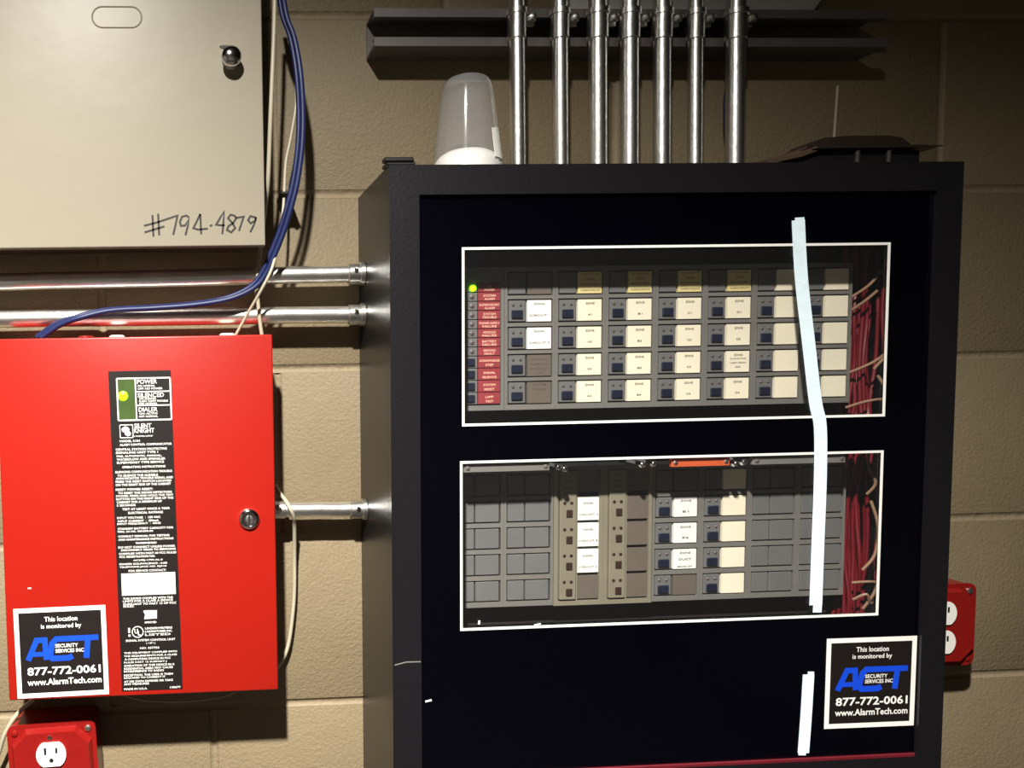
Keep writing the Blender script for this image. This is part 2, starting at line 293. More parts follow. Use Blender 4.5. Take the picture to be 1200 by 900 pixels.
STRIP_LINES = [(40.8, 11.7, 21.2, 4.6, 'POWER'), (39.8, 16.2, 18.6, 2.2, 'ON: NORMAL'), (43.7, 19.2, 26.5, 2.2, 'OFF: NO POWER'), (44.2, 26.2, 28.1, 4.6, 'SILENCED'), (40.6, 29.9, 18.0, 2.2, 'ON: SILENCED'), (46.9, 32.6, 30.8, 2.2, 'FLASH: COMM TROUBLE'), (41.2, 35.3, 19.6, 2.2, 'OFF: NORMAL'), (40.7, 41.6, 20.2, 4.6, 'DIALER'), (40.8, 45.9, 19.7, 2.2, 'ON: ACTIVE'), (40.9, 49.0, 20.2, 2.2, 'OFF: NORMAL'), (34.3, 59.0, 18.3, 5, 'SILENT'), (35.6, 64.2, 21.5, 5, 'KNIGHT'), (34.8, 70.1, 20.2, 1.6, 'A HONEYWELL COMPANY'), (19.9, 75.1, 21.8, 2.4, 'MODEL 5104'), (36.7, 79.1, 55.7, 2.4, 'ALARM CONTROL COMMUNICATOR'), (31.8, 84.1, 54.8, 2.4, 'CENTRAL STATION PROTECTIVE'), (26.9, 87.6, 45.2, 2.4, 'SIGNALING UNIT TYPE 1'), (29.4, 91.6, 48.5, 2.4, 'FIRE, AUTOMATIC, MANUAL,'), (31.1, 94.9, 52.2, 2.4, 'WATERFLOW AND SPRINKLER'), (30.2, 98.4, 50.6, 2.4, 'SUPERVISORY TYPE SERVICE'), (33.7, 103.3, 46.4, 2.4, 'OPERATING INSTRUCTIONS'), (33.5, 108.5, 61.4, 2.4, 'SILENCING COMMUNICATION TROUBLE:'), (26.7, 112.4, 43.7, 2.4, 'TO SILENCE THE AUDIBLE'), (33.8, 115.5, 61.4, 2.4, 'ANNUNCIATOR TROUBLE SIGNAL AND'), (32.8, 119.0, 59.8, 2.4, 'PRESS THE RESET SWITCH LOCATED'), (32.4, 122.5, 59.3, 2.4, 'ON THE RIGHT SIDE OF THE CABINET'), (22.6, 127.6, 40.0, 2.4, 'RESET POWER RESET:'), (33.9, 131.4, 57.7, 2.4, 'TO RESET THE SMOKE DETECTORS'), (33.5, 134.8, 61.5, 2.4, 'POWER, PRESS AND HOLD THE TEST'), (33.4, 137.9, 61.5, 2.4, 'BUTTON ON THE RIGHT SIDE OF THE'), (27.4, 141.3, 48.6, 2.4, 'CABINET FOR A MINIMUM OF'), (13.1, 144.7, 20.3, 2.4, '5 SECONDS'), (34.3, 149.1, 51.4, 2.4, 'TEST AT LEAST ONCE A YEAR'), (33.6, 153.2, 37.5, 2.4, 'ELECTRICAL RATINGS'), (26.1, 158.4, 46.5, 2.3, 'INPUT VOLTAGE  :  120 VAC'), (25.4, 162.1, 44.0, 2.3, 'INPUT CURRENT  :  200mA'), (26.2, 165.2, 47.1, 2.3, 'INPUT FREQUENCY  :  60HZ'), (33.0, 170.4, 60.0, 2.3, 'STANDBY BATTERY CAPACITY FOR'), (21.8, 173.7, 37.9, 2.3, 'FIRE, 24 HR. MINIMUM'), (30.8, 178.7, 55.2, 2.3, 'CONSULT MANUAL FOR TESTING'), (32.8, 182.3, 59.5, 2.3, 'AND MAINTENANCE INSTRUCTIONS'), (32.7, 186.5, 22.7, 2.3, 'WARNING!'), (33.4, 190.7, 61.4, 2.3, 'DO NOT CONNECT UNLESS POWER'), (35.1, 193.9, 58.9, 2.3, 'DISCONNECT PRIOR TO SERVICING'), (34.1, 197.8, 62.0, 2.3, 'COMPLIES WITH PART 68 FCC RULES'), (22.9, 201.2, 38.6, 2.3, 'FCC REGISTRATION NO.'), (34.1, 205.6, 31.9, 2.3, 'AC398J-1799-AL-E'), (29.0, 209.3, 51.6, 2.3, 'RINGER EQUIVALENCE : 0.0B'), (28.6, 212.7, 51.0, 2.3, 'TELEPHONE JACK NO. RJ31X'), (33.0, 216.9, 40.6, 2.3, 'FOR SERVICE CONTACT:'), (32.4, 247.4, 54.2, 2.3, 'THIS DEVICE COMPLIES WITH THE'), (32.3, 250.3, 54.2, 2.3, 'LIMITS FOR A CLASS A DEVICE'), (34.3, 253.6, 57.3, 2.3, 'PURSUANT TO PART 15 OF FCC'), (11.4, 255.9, 11.7, 2.3, 'RULES.'), (34.1, 274.4, 13.0, 2.3, 'APPROVED'), (42.8, 281.1, 29.7, 2.3, 'UNDERWRITERS'), (42.7, 284.6, 29.7, 2.3, 'LABORATORIES INC.'), (41.6, 288.2, 27.8, 2.3, 'LISTED'), (33.4, 294.1, 53.8, 2.3, 'SIGNAL SYSTEM CONTROL UNIT'), (33.5, 297.8, 9.9, 2.3, '( 1 OF 1 )'), (32.1, 302.9, 21.0, 2.3, 'NO. 557756'), (32.8, 308.0, 57.6, 2.3, 'THIS EQUIPMENT COMPLIES WITH'), (32.7, 311.5, 57.6, 2.3, 'THE REQUIREMENTS FOR A CLASS'), (29.4, 314.9, 50.1, 2.3, 'A COMPUTING DEVICE IN FCC'), (26.8, 318.6, 46.4, 2.3, 'RULES PART 15 SUBPART J'), (31.0, 322.1, 55.1, 2.3, 'OPERATION OF THIS DEVICE IN A'), (30.0, 325.4, 53.3, 2.3, 'RESIDENTIAL AREA MAY CAUSE'), (24.9, 328.5, 43.4, 2.3, 'INTERFERENCE TO RADIO'), (29.7, 332.8, 53.3, 2.3, 'RECEPTION. THE USER IS THEN'), (25.5, 335.9, 45.2, 2.3, 'REQUIRED TO CORRECT IT'), (29.4, 339.8, 53.3, 2.3, 'AT HIS OWN EXPENSE OR TAKE'), (16.2, 342.7, 27.3, 2.3, 'ANY MEASURES'), (15.1, 348.2, 25.4, 2.3, 'MADE IN U.S.A.'), (58.3, 348.1, 11.2, 2.3, '150679')]
# ================================================================ the room
WX0, WX1, WTOP = -1900.0, 2100.0, 2500.0
wall = obj('wall_back', MB().box(WX0, WX1, -120, -6, 0, WTOP), 'mortar', kind='structure')
_blk = {}
def block_mesh(w, h):
    k = (round(w), round(h))
    if k not in _blk:
        mb = MB(); mb.box(-w / 2, w / 2, -40, 0, -h / 2, h / 2, 1.2, 2); _blk[k] = shared('concrete_block', mb, 'wall')
    return _blk[k]
BED = [1900 - 203.2 * k for k in range(-3, 10)] + [0]
HEADS = []
BED = [WTOP] + [b for b in BED if 0 < b < WTOP] + [0]
for j in range(len(BED) - 1):
    top, bot = BED[j] - 4.7, BED[j + 1] + 4.7
    if top - bot < 20: continue
    k = round((1900 - (bot + 4.7 if j + 1 < len(BED) - 1 else BED[j] - 203.2)) / 203.2)      # course number: 1 lies under the joint at 1900
    head = 529.6 if k % 2 else 326.4
    if k == 5: head = -367.5
    xs = sorted({WX0 - 4.7, WX1 + 4.7} | {head + 406.4 * i for i in range(-8, 9) if WX0 + 40 < head + 406.4 * i < WX1 - 40})
    HEADS += [(q, (top + bot) / 2, top - bot) for q in xs[1:-1]]
    for a, b in zip(xs, xs[1:]):
        inst('concrete_block', block_mesh(b - a - 9.4, top - bot), wall, (a + b) / 2, random.uniform(-.6, .5), (top + bot) / 2)
def joint(length, upright):
    n = 6; sec = [(-4.75 + 9.5 * i / n) for i in range(n + 1)]; prof_ = [(q, -.5 - 2.3 * (1 - (q / 4.75) ** 2)) for q in sec]
    vs = []; 
    for e in (-length / 2, length / 2):
        for q, d in prof_ + [(4.75, -20), (-4.75, -20)]: vs.append((q, d, e) if upright else (e, d, q))
    m_ = n + 3; mb = MB(); mb.add(vs, [(i, (i + 1) % m_, m_ + (i + 1) % m_, m_ + i) for i in range(m_)] + [tuple(range(m_)), tuple(range(2 * m_ - 1, m_ - 1, -1))])
    mb.sm = [True] * n + [False] * (len(mb.f) - n); return shared('mortar_joint', mb, 'mortar')
bed_me = joint(WX1 - WX0, False); head_me = {}
for hx_, hz_, hh_ in HEADS:
    k = round(hh_)
    if k not in head_me: head_me[k] = joint(hh_, True)
    inst('mortar_joint', head_me[k], wall, hx_, 0, hz_)
for z_ in BED[1:-1]: inst('mortar_joint', bed_me, wall, (WX0 + WX1) / 2, 0, z_)
obj('floor', MB().box(WX0, WX1, -120, 3200, -100, 0), 'floor', kind='structure')
obj('ceiling', MB().box(WX0, WX1, -120, 3200, WTOP, WTOP + 100), 'ceil', kind='structure')
obj('wall_left', MB().box(WX0 - 100, WX0, -120, 3200, 0, WTOP), 'plain', kind='structure')
obj('wall_right', MB().box(WX1, WX1 + 100, -120, 3200, 0, WTOP), 'plain', kind='structure')
obj('wall_front', MB().box(WX0, WX1, 3200, 3300, 0, WTOP), 'plain', kind='structure')

# ================================================================ black alarm cabinet
CX0, CX1, CZ0, CZ1, CD = -184.8, 406.5, 1000.0, 1692.0, 149.3
PD = 145.0                                                     # front of the black glass
PX0, PX1, PZ0, PZ1 = -155.0, 379.8, 1068.0, 1663.0
W1 = (-109.0, 334.3, 1434.8, 1610.8); W2 = (-111.2, 334.2, 1224.3, 1396.8)
cab = thing('alarm_cabinet', ((CX0 + CX1) / 2, 0, CZ0), 'large black alarm cabinet with two wide windows in its glass door', 'cabinet')
b = MB(); b.box(CX0, CX1, 0, 2, CZ0, CZ1); b.box(CX0, CX0 + 2.5, 2, 138, CZ0, CZ1); b.box(CX1 - 2.5, CX1, 2, 138, CZ0, CZ1)
b.box(CX0 + 2.5, CX1 - 2.5, 2, 138, CZ1 - 2.5, CZ1); b.box(CX0 + 2.5, CX1 - 2.5, 2, 138, CZ0, CZ0 + 2.5)
obj('back_box', b, 'black', cab)
b = MB(); b.ring(CX0, CX1, CZ0, CZ1, (PX0 - CX0, CX1 - PX1, PZ0 - CZ0, CZ1 - PZ1), 138.4, CD)
obj('door_frame', b, 'black', cab)
xs = sorted([PX0, PX1, W1[0], W1[1]]); zs = [PZ0, W2[2], W2[3], W1[2], W1[3], PZ1]
b = MB(); b.holes([PX0, W2[0], W2[1], PX1], zs, lambda i, j: not (i == 1 and j in (1, 3)), PD - 2, PD)
obj('glass_panel', b, 'panel', cab, 'black glass door panel with a navy sheen')
for w in (W1, W2):
    p = obj('window_pane', MB().box(w[0] - (1.5 if w is W1 else 0) + .2, w[1] - .2, PD - 1.8, PD - .4, w[2] + .2, w[3] - .2), 'glass', cab, 'clear glass window pane')
    obj('white_border', MB().ring(w[0] - 2.2, w[1] + .6, w[2] - 1.4, w[3] + 1.2, 2.5, PD - .3, PD + .25), 'print_white', cab, 'thin white line around a window')
obj('red_edge', MB().box(PX0 + 70, PX1 - 1, PD + .2, PD + 3, PZ0 + .2, PZ0 + 4.2, .6), 'darkred', cab, 'dark red strip along the bottom of the door')
b = MB(); b.box(-187, -158, 128, 148, 1692, 1696, 1); b.box(-190, -160, 140, 150, 1695, 1699.5, 1.2)
obj('corner_clip', b, 'blackrub', cab, 'small black clip on the top left corner')
b = MB(); b.box(CX0 + 5, CX1 - 5, 40, 43, CZ0 + 20, CZ1 - 20)
for z0, z1 in ((1406, 1436), (1604, 1650), (1205, 1226)): b.box(CX0 + 5, 331, 60, 84, z0, z1, 1)
obj('chassis', b, 'inside', cab)
for p_, q_ in ((((-150, 1150.0), (-143.5, 1151.4)), 1.8), (((-94, 1229), (-93.5, 1233)), 2.0), (((-36, 1226.0), (-29, 1227.2)), 1.5)):
    obj('paint_chip', MB().stroke(p_, q_, PD, PD + .3), 'print_white', cab, 'tiny white chip on the black glass')
b = MB(); b.stroke([(CX0 + 2, 1191.5), (CX0 + 14, 1194.2), (CX0 + 29, 1194)], 1.1, CD, CD + .12)
obj('scratch', b, 'grey', cab, 'pale scratch across the frame')

# ---- the modules behind the two windows
MF = 104.0                                                    # face of the modules
CELLH = 25.2
def face(c, zb, zt, rows, split, m, par):
    """grid faceplate with a hole for each row"""
    xs = [c - 3.2, c, c + 48.6, c + 51.4]; zs = [zb]
    for r0, r1 in reversed(rows): zs += [r0, r1]
    zs.append(zt)
    return obj('faceplate', MB().holes(xs, zs, lambda i, j: not (i == 1 and j % 2 == 1), MF - 3, MF), m, par)
me_key = shared('push_button', MB().box(-6.2, 6.2, 0, 2.2, -4.4, 4.4, .9), 'key')
me_keyb = shared('push_button', MB().box(-3.5, 3.5, 0, 1.6, -4.0, 4.0, .6), 'keybrown')
me_led = shared('indicator_led', MB().lathe([(1.5, 0), (1.5, .5), (.9, 1.1)], 0, 0, 10), 'ledoff')
me_hole = shared('indicator_led', MB().lathe([(1.75, 0), (1.75, .5), (1.0, .8)], 0, 0, 10), 'keybrown')
ZONES = ['A1', 'A2', 'A3', 'A4', 'B1', 'B2', 'B3', 'B4', 'C1', 'C2', 'C3', 'C4', 'D1', 'D2', 'D3', 'D4']
def letters(lines, card, cx, ztop, m='print_dark'):
    b = MB()
    for (dz, w, h, t) in lines: b.text(t, cx, ztop - dz, w, h, MF - .05, .006)
    obj('printed_text', b, m, card)
def zone_module(c, zb, zt, tops, h, label, cards, name='zone_module'):
    t = thing(name, (c + 24, MF - 24, zb), label, 'alarm module', 'plug-in modules in the black cabinet')
    rows = [(z - h, z) for z in tops]
    obj('housing', MB().box(c - 2.4, c + 50.6, 62, MF - 5, zb + 1, zt - 1), 'slot', t)
    face(c, zb, zt, rows, 20, 'grey', t)
    for k, (z0, z1) in enumerate(rows):
        kind, lines = cards[k]
        obj('key_plate', MB().box(c + 1.7, c + 19.6, MF - 4.6, MF - .6, z0 + 1.6, z1 - 1.6, .4), 'grey2', t)
        if kind == 'blank':
            obj('blank_plate', MB().box(c + 21.2, c + 46.9, MF - 4.6, MF - .6, z0 + 1.6, z1 - 1.6, .4), 'grey2', t); continue
        if k:
            inst('push_button', me_key, t, c + 10.2, MF - .6, z1 - 16.2)
            inst('indicator_led', me_led, t, c + 6.2, MF - .6, z1 - 6.4); inst('indicator_led', me_led, t, c + 14.2, MF - .6, z1 - 6.4)
        else:
            letters([(9, 9, 1.8, 'FIRE'), (17, 11, 1.8, 'MODULE')], t, c + 10, z1, 'print_faint')
        cd = obj('label_card', MB().box(c + 21.6, c + 47.2, MF - 4.2, MF - .4, z0 + 1.3, z1 - 1.5), kind, t)
        if lines: letters(lines, cd, c + 34.6, z1, 'print_faint' if kind == 'taupe' else 'print_dark')
    return t
def zl(n): return [(5.6, 9.5, 2.1, 'ZONE'), (17.4, 4.6, 1.9, n)]
YEL = [(4.0, 20, 1.7, 'INITIATING'), (9.2, 9, 2.0, 'ZONE'), (14.6, 20, 1.7, 'MODULE IZM-8'), (20.6, 21, 1.7, 'CLASS B CIRCUITS')]
T1 = [1592.3 - 28.9 * k for k in range(5)]; T2 = [1377.2 - 28.8 * k for k in range(5)]
C1 = [-47.9 + 54.75 * i for i in range(7)]; C2 = [-103.4 + 54.8 * i for i in range(8)]
SIG = lambda n: [(5.4, 12, 2.0, 'SIGNAL'), (17.4, 22, 1.9, 'CIRCUIT %d' % n)]
words = ['first', 'second', 'third', 'fourth', 'fifth', 'sixth', 'seventh']
zone_module(C1[0], 1446, 1597, T1, CELLH, 'grey module with two white signal cards beside the red-labelled column, upper window',
            [('taupe', [(10, 20, 1.6, 'INDICATING'), (17, 22, 1.8, 'CIRCUIT MODULE')]), ('paper', SIG(1)), ('paper', SIG(2)), ('taupe', [(6, 18, 1.7, 'GENERAL'), (11, 20, 1.7, 'ALARM RELAY'), (16, 20, 1.7, 'SUPERVISORY'), (20, 5, 1.7, 'ON')]), ('taupe', [(4, 14, 1.5, 'SYSTEM'), (8.5, 14, 1.7, 'TROUBLE')])], 'signal_module')
for i in range(1, 5):
    cards = [('yellow', YEL)] + [('cream', zl(ZONES[(i - 1) * 4 + k])) for k in range(4)]
    if i == 4: cards[3] = ('cream', [(5.6, 9.5, 2.1, 'ZONE'), (9.5, 18, 1.3, 'ELEVATOR'), (14, 18, 1.3, 'LOBBY SMOKE'), (18.4, 5, 1.8, 'D3')])
    zone_module(C1[i], 1446, 1597, T1, CELLH, 'grey zone module in the upper window, %s yellow-topped one from the left' % words[i - 1], cards)
for i in (5, 6):
    zone_module(C1[i], 1446, 1597, T1, CELLH, 'module with unprinted cream cards in the upper window, %s' % ('left of the pale tape' if i == 5 else 'rightmost, beside the red wires'),
                [('cream', None)] * 5)
for i in (0, 1, 6, 7):
    zone_module(C2[i], 1232.5, 1382, T2, 24.4, ['blank grey module at the far left of the lower window', 'blank grey module beside the tan modules in the lower window', '', '', '', '', 'blank grey module left of the tape in the lower window', 'blank grey module under the tape in the lower window beside the red wires'][i], [('blank', None)] * 5, 'blank_module')
zone_module(C2[4], 1232.5, 1382, T2, 24.4, 'grey zone module with three printed white cards in the lower window',
            [('taupe', [(6, 20, 1.7, 'INITIATING'), (12, 20, 1.7, 'ZONE MODULE')]), ('paper', [(5.6, 12, 2.0, 'ZONE'), (17.4, 7, 2, 'E1')]), ('paper', [(5.6, 12, 2.0, 'ZONE'), (17.4, 7, 2, 'E2')]), ('paper', [(5.4, 12, 2.0, 'ZONE'), (12.5, 14, 2.2, 'DUCT'), (20.5, 17, 1.7, 'SMOKE DET')]), ('taupe', None)])
zone_module(C2[5], 1232.5, 1382, T2, 24.4, 'grey zone module with five unprinted cream cards in the lower window',
            [('cream', None)] * 5)
def tan_module(c, label, cards):
    t = thing('tan_module', (c + 24, MF - 24, 1232.5), label, 'alarm module', 'plug-in modules in the black cabinet')
    z0, z1 = 1231.5, 1383.0
    obj('housing', MB().box(c - 1.5, c + 51, 62, MF - 5, z0 + 1, z1 - 1), 'slot', t)
    zs = [z0, z0 + 4.2] + [z1 - 1.5, z1]
    obj('faceplate', MB().holes([c - 2.6, c + 2.2, c + 22.2, c + 23.6, c + 47.8, c + 52.0], [z0, 1236.2, z1 - 3, z1], lambda i, j: not (i in (1, 3) and j == 1), MF - 4, MF), 'tan', t)
    obj('key_strip', MB().box(c + 3.4, c + 21.6, MF - 4.6, MF + 1.6, 1238, z1 - 4, .8), 'tan', t)
    for k in range(1, 5):
        zt = T2[k]
        inst('indicator_led', me_hole, t, c + 8.4, MF + 1.5, zt - 4.2); inst('indicator_led', me_hole, t, c + 16.0, MF + 1.5, zt - 4.2)
        inst('push_button', me_keyb, t, c + 13.6, MF + 1.4, zt - 15.5)
    b = MB()
    for q, tx in enumerate(('SIGNAL', 'ON', 'SILENCE', 'KEY')): b.text(tx, c + 12.5, T2[0] - 4 - 6 * q, 9, 1.7, MF + 1.75, .006)
    obj('printed_text', b, 'print_dark', t)
    for k, kind in enumerate(cards):
        zt = T2[k] + (3.2 if k == 0 else 1.4)
        cd = obj('label_card', MB().box(c + 23.9, c + 47.5, MF - 5, MF - 1, zt - 25.2, zt), kind, t)
        if kind == 'paper': letters([(6.2, 12, 2.0, 'SIGNAL'), (18.6, 21, 1.9, 'CIRCUIT %d' % (k + 2))], cd, c + 35.6, zt)
tan_module(C2[2], 'tan module with three white printed cards in the lower window', ['taupe', 'paper', 'paper', 'paper', 'taupe'])
tan_module(C2[3], 'tan module with plain brown-grey cards in the lower window', ['taupe'] * 5)
# red-labelled column
an = thing('status_module', (-76, MF - 24, 1446), 'narrow status module with a column of red labels and a lit green lamp', 'alarm module', 'plug-in modules in the black cabinet')
obj('housing', MB().box(-106, -52.5, 62, MF - 5, 1447, 1596), 'slot', an)
zs = [1446] + [1451.8, 1580.6] + [1597]
obj('faceplate', MB().holes([-107, -92.5, -55.2, -51.6], [1446, 1451.4, 1581, 1597], lambda i, j: not (i == 1 and j == 1), MF - 3, MF), 'grey', an)
RED = [('AC', 'POWER'), ('SYSTEM', 'ALARM'), ('SUPERVISORY', 'ALARM'), ('SYSTEM', 'TROUBLE'), ('POWER SUPPLY', 'FAILURE'), ('MODULE', 'FAILURE'), ('BATTERY', 'FAILURE'), ('GROUND', 'FAULT'), ('ACKNOWLEDGE', 'STEP'), ('SIGNAL', 'SILENCE'), ('SYSTEM', 'RESET'), ('LAMP', 'TEST')]
z = 1580.4
for k, (a, t_) in enumerate(RED):
    hh = 9.6 if k < 8 else 12.85
    rl = obj('red_label', MB().box(-79.4, -55.8, MF - 4, MF - .2, z - hh + .8, z, .2), 'redlabel', an)
    b = MB()
    for q, tx in enumerate((a, t_)): b.text(tx, -67.4, z - hh * (.36 + .36 * q), min(22, 2.2 * len(tx)), 2.4, MF - .05, .02)
    obj('printed_text', b, 'print_pink', rl)
    kp = obj('key_plate', MB().box(-91.8, -80.4, MF - 4, MF - .5, z - hh + .8, z, .2), 'grey2', an)
    if k >= 8: obj('push_button', MB().box(-91.5, -83.2, MF - .5, MF + 1.4, z - hh + 2.6, z - 2.2, .7), 'key', an)
    elif k: obj('indicator_led', MB().lathe([(2.3, MF - .5), (2.3, MF), (1.4, MF + .6)], -86, z - 4.6, 12), 'ledoff', an)
    else: obj('lit_lamp', MB().lathe([(3.4, MF - .5), (3.4, MF + 1.2), (2.4, MF + 2.6), (.8, MF + 3)], -85.4, z - 5.2, 14), 'ledgreen', an, 'glowing green lamp')
    z -= hh
# bars along the top of the lower window
for x0, x1, m, lab in ((-108, -19, 'grey', 'grey metal rail at the top left of the lower window'), (110, 172, 'orange', 'orange plastic bar at the top of the lower window'), (197, 297, 'grey', 'grey metal rail at the top of the lower window behind the tape')):
    t = thing('rail_bar', ((x0 + x1) / 2, 122, 1385), lab, 'rail', 'rails along the top of the lower window')
    obj('bar', MB().box(x0, x1, 136, 141.4, 1385.5, 1395.5, .5), m, t)
    for xx in (x0 + 4, x1 - 4): obj('rail_screw', MB().lathe([(2.4, 141.4), (2.4, 141.9), (1.6, 142.4)], xx, 1390, 10), 'galv2' if m == 'orange' else 'strut', t)
for i, (x, z) in enumerate(((-9.2, 1391), (-2.4, 1389), (79.5, 1391.3), (91.4, 1392), (179.4, 1389.7), (188.5, 1391))):
    t = obj('hex_bolt', MB().lathe([(3.4, 100), (3.4, 140), (2.6, 141.4), (1.2, 142.2)], 0, 0, 6), 'chrome', None, origin=(0, 0, 0)); t.location = (x * S, 0, (z - 2.5) * S)
    tag(t, ['small bright bolt beside the left grey rail, lower window', 'bright bolt just right of the one beside the left rail', 'bright bolt at the top edge over the second tan module', 'bright bolt left of the orange bar', 'bright bolt just right of the orange bar', 'bright bolt left of the right-hand grey rail'][i], 'bolt', 'bolts at the top of the lower window')
# wires at the right
rng = random.Random(3)
for i in range(16):
    x = 341 + 36 * ((i * 7) % 16) / 15; d = 74 + rng.uniform(0, 26)
    pts = [(x + rng.uniform(-4, 4), d + rng.uniform(-4, 4), z) for z in (1640, 1590, 1540, 1490, 1440, 1410, 1370, 1320, 1270, 1225, 1190)]
    pts = [(max(338, min(398, p[0])), min(112, p[1]), p[2]) for p in pts]
    o = obj('red_wire', MB().cable(pts, 1.9, 4, 7), 'redwire', None, origin=(x, d, 1190))
    tag(o, 'red wire in the vertical bundle inside the cabinet, right of the modules', 'wire', 'red wires inside the black cabinet')
TW = [[(336, 98, 1560), (348, 108, 1573), (362, 106, 1588)], [(335, 98, 1545), (344, 108, 1556), (353, 112, 1566)], [(334, 100, 1478), (352, 112, 1490), (372, 116, 1508), (380, 108, 1516)], [(352, 112, 1482), (360, 116, 1494), (378, 112, 1502)],
      [(332, 100, 1440), (344, 112, 1447), (362, 114, 1449), (376, 108, 1442)], [(358, 110, 1475), (364, 114, 1460), (360, 116, 1446), (372, 112, 1436)],
      [(352, 108, 1392), (348, 114, 1375), (356, 114, 1358), (352, 108, 1345)], [(355, 110, 1338), (360, 115, 1310), (356, 116, 1280), (346, 112, 1262)], [(374, 110, 1300), (364, 116, 1268), (358, 116, 1240), (350, 110, 1218)],
      [(338, 108, 1247), (352, 116, 1250), (368, 112, 1247)], [(340, 108, 1228), (348, 116, 1236), (356, 112, 1224), (364, 108, 1234)]]
TL = ['upper of two short tan wires high in the upper window', 'lower of two short tan wires high in the upper window', 'long tan wire slanting across the red wires, upper window', 'tan wire end bent beneath the slanting one, upper window', 'tan wire looping along the bottom of the upper window', 'tan wire curling down at the lower right of the upper window', 'tan wire at the top of the lower window among red wires', 'tan wire running down the middle of the red wires, lower window', 'tan wire slanting down to the lower left, lower window', 'tan wire lying level near the bottom of the lower window', 'crinkled tan wire at the very bottom of the lower window']
for p, l in zip(TW, TL): tag(obj('tan_wire', MB().cable(p, 1.5, 5, 7), 'tanwire', None, origin=p[0]), l, 'wire', 'tan wires inside the black cabinet')

# ---- tape on the door
def tape(pts, w, label, tails=()):
    c = MB().cable([(x, 0, z) for x, z in pts], 1, 5); n = len(c.v) // 10
    mid = [tuple(sum(c.v[i * 10 + k][a] for k in range(10)) / 10 for a in (0, 2)) for i in range(n)]
    b = MB(); b.stroke(mid, w, PD + .26, PD + .75)
    for p_, q_ in tails: b.stroke(p_, q_, PD + .26, PD + .74)      # torn ends
    return tag(obj('tape_strip', b, 'tape', None, origin=(pts[-1][0], PD, pts[-1][1])), label, 'tape', 'pale tape on the cabinet door')
tape([(235.6, 1635.4), (238.4, 1599), (242, 1565), (249.8, 1512.5), (258.9, 1451), (265.0, 1424), (266.6, 1371), (266.0, 1299), (265.5, 1236.5)], 13.6, 'long pale blue tape strip running down across both windows',
     [([(267.6, 1238), (267.2, 1228.6)], 9.2), ([(237.2, 1634), (237, 1638)], 9.6)])
tape([(259.8, 1162), (258.4, 1120), (256.4, 1077)], 12.2, 'short pale blue tape strip beside the square sticker', [([(262.2, 1161), (262.4, 1165)], 6.5), ([(255.2, 1078), (255.0, 1074.6)], 8)])

# ---- the two square stickers
def sticker(x0, z0, w, h, rot, d, label):
    t = thing('square_sticker', (x0 + w / 2, d, z0), label, 'sticker', 'square monitoring stickers')
    cx, cz = x0 + w / 2, z0 + h / 2; X = lambda p: x0 + p * w / 100; Z = lambda p: z0 + p * h / 100
    obj('backing', MB().box(x0, x1_ := x0 + w, d + .05, d + .5, z0, z0 + h).turn(cx, cz, rot), 'labelblack', t, 'black square backing')
    obj('white_rim', MB().ring(x0, x1_, z0, z0 + h, 5, d + .4, d + .62).turn(cx, cz, rot), 'print_white', t, 'white rim')
    b = MB(); dd = d + .6; k = w / 100
    b.text('This location', X(51), Z(87), 36 * k, 5.4 * k, dd, .015); b.text('is monitored by', X(51), Z(78.5), 44 * k, 6.4 * k, dd, .015)
    b.text('877-772-0061', X(52), Z(29.5), 80 * k, 9.2 * k, dd, .022); b.text('www.AlarmTech.com', X(52), Z(17.3), 81 * k, 7.2 * k, dd, .022)
    b.text('SECURITY', X(56), Z(57), 25 * k, 4.2 * k, dd + .2, .02); b.text('SERVICES INC', X(59), Z(51.3), 31 * k, 4.2 * k, dd + .2, .02)
    obj('white_lettering', b.turn(cx, cz, rot), 'print_white', t)
    b = MB(); q = lambda l: [(X(a), Z(c)) for a, c in l]
    b.stroke(q([(13.5, 42), (23.5, 64), (32.5, 64), (33.5, 42)]), 6.0 * k, d + .45, d + 0.56); b.stroke(q([(19, 48.5), (33, 48.5)]), 5 * k, d + .45, d + 0.59)
    b.stroke(q([(62, 64.5), (45, 64.5), (40.5, 60), (37.5, 47), (40, 43), (58, 43), (62, 45)]), 6.2 * k, d + .45, d + 0.62)
    b.stroke(q([(58, 64.5), (91, 64.5)]), 6.0 * k, d + .45, d + 0.65); b.stroke(q([(79.5, 64), (77, 42)]), 6.2 * k, d + .45, d + 0.68)
    obj('blue_logo', b.turn(cx, cz, rot), 'print_blue', t, 'blue three-letter logo')
    return t
sticker(278.6, 1102.0, 99.6, 97.6, -.004, PD, 'square black sticker with blue letters on the black cabinet door')

# ================================================================ red panel box on the left
RX0, RX1, RZ0, RZ1, RD = -590.0, -295.6, 1139.0, 1531.6, 78.0
rb = thing('red_control_box', ((RX0 + RX1) / 2, 0, RZ0), 'bright red metal control box with a tall black instruction label', 'control box')
obj('back_box', MB().box(RX0 + 3, RX1 - 3, 0, RD - 10, RZ0 + 3, RZ1 - 3, 1), 'red', rb)
obj('door', MB().box(RX0, RX1, RD - 14, RD, RZ0, RZ1, 1.6, 3), 'red', rb)
LD = RD + .5
def LT(mb): return mb
SX, SZ, TILT = -472.0, 1495.2, .0128
def ls(s_, t_): return (SX + s_ + t_ * TILT, SZ - t_)
w_ = 66.4; lp = [ls(0, 0), ls(w_, 0), ls(w_, 350.4), ls(0, 350.4)]
lab = obj('instruction_label', MB().prism(lp, RD - .2, LD), 'labelblack', rb, 'tall black label with fine white print')
STX = MB()
for s_, t_, w, h, body in STRIP_LINES:
    x, z = ls(s_, t_); STX.text(body, x, z, w, h, LD + .12, .012 if h > 4 else .016)
STX.v = [(x, d, z) for x, d, z in STX.v]
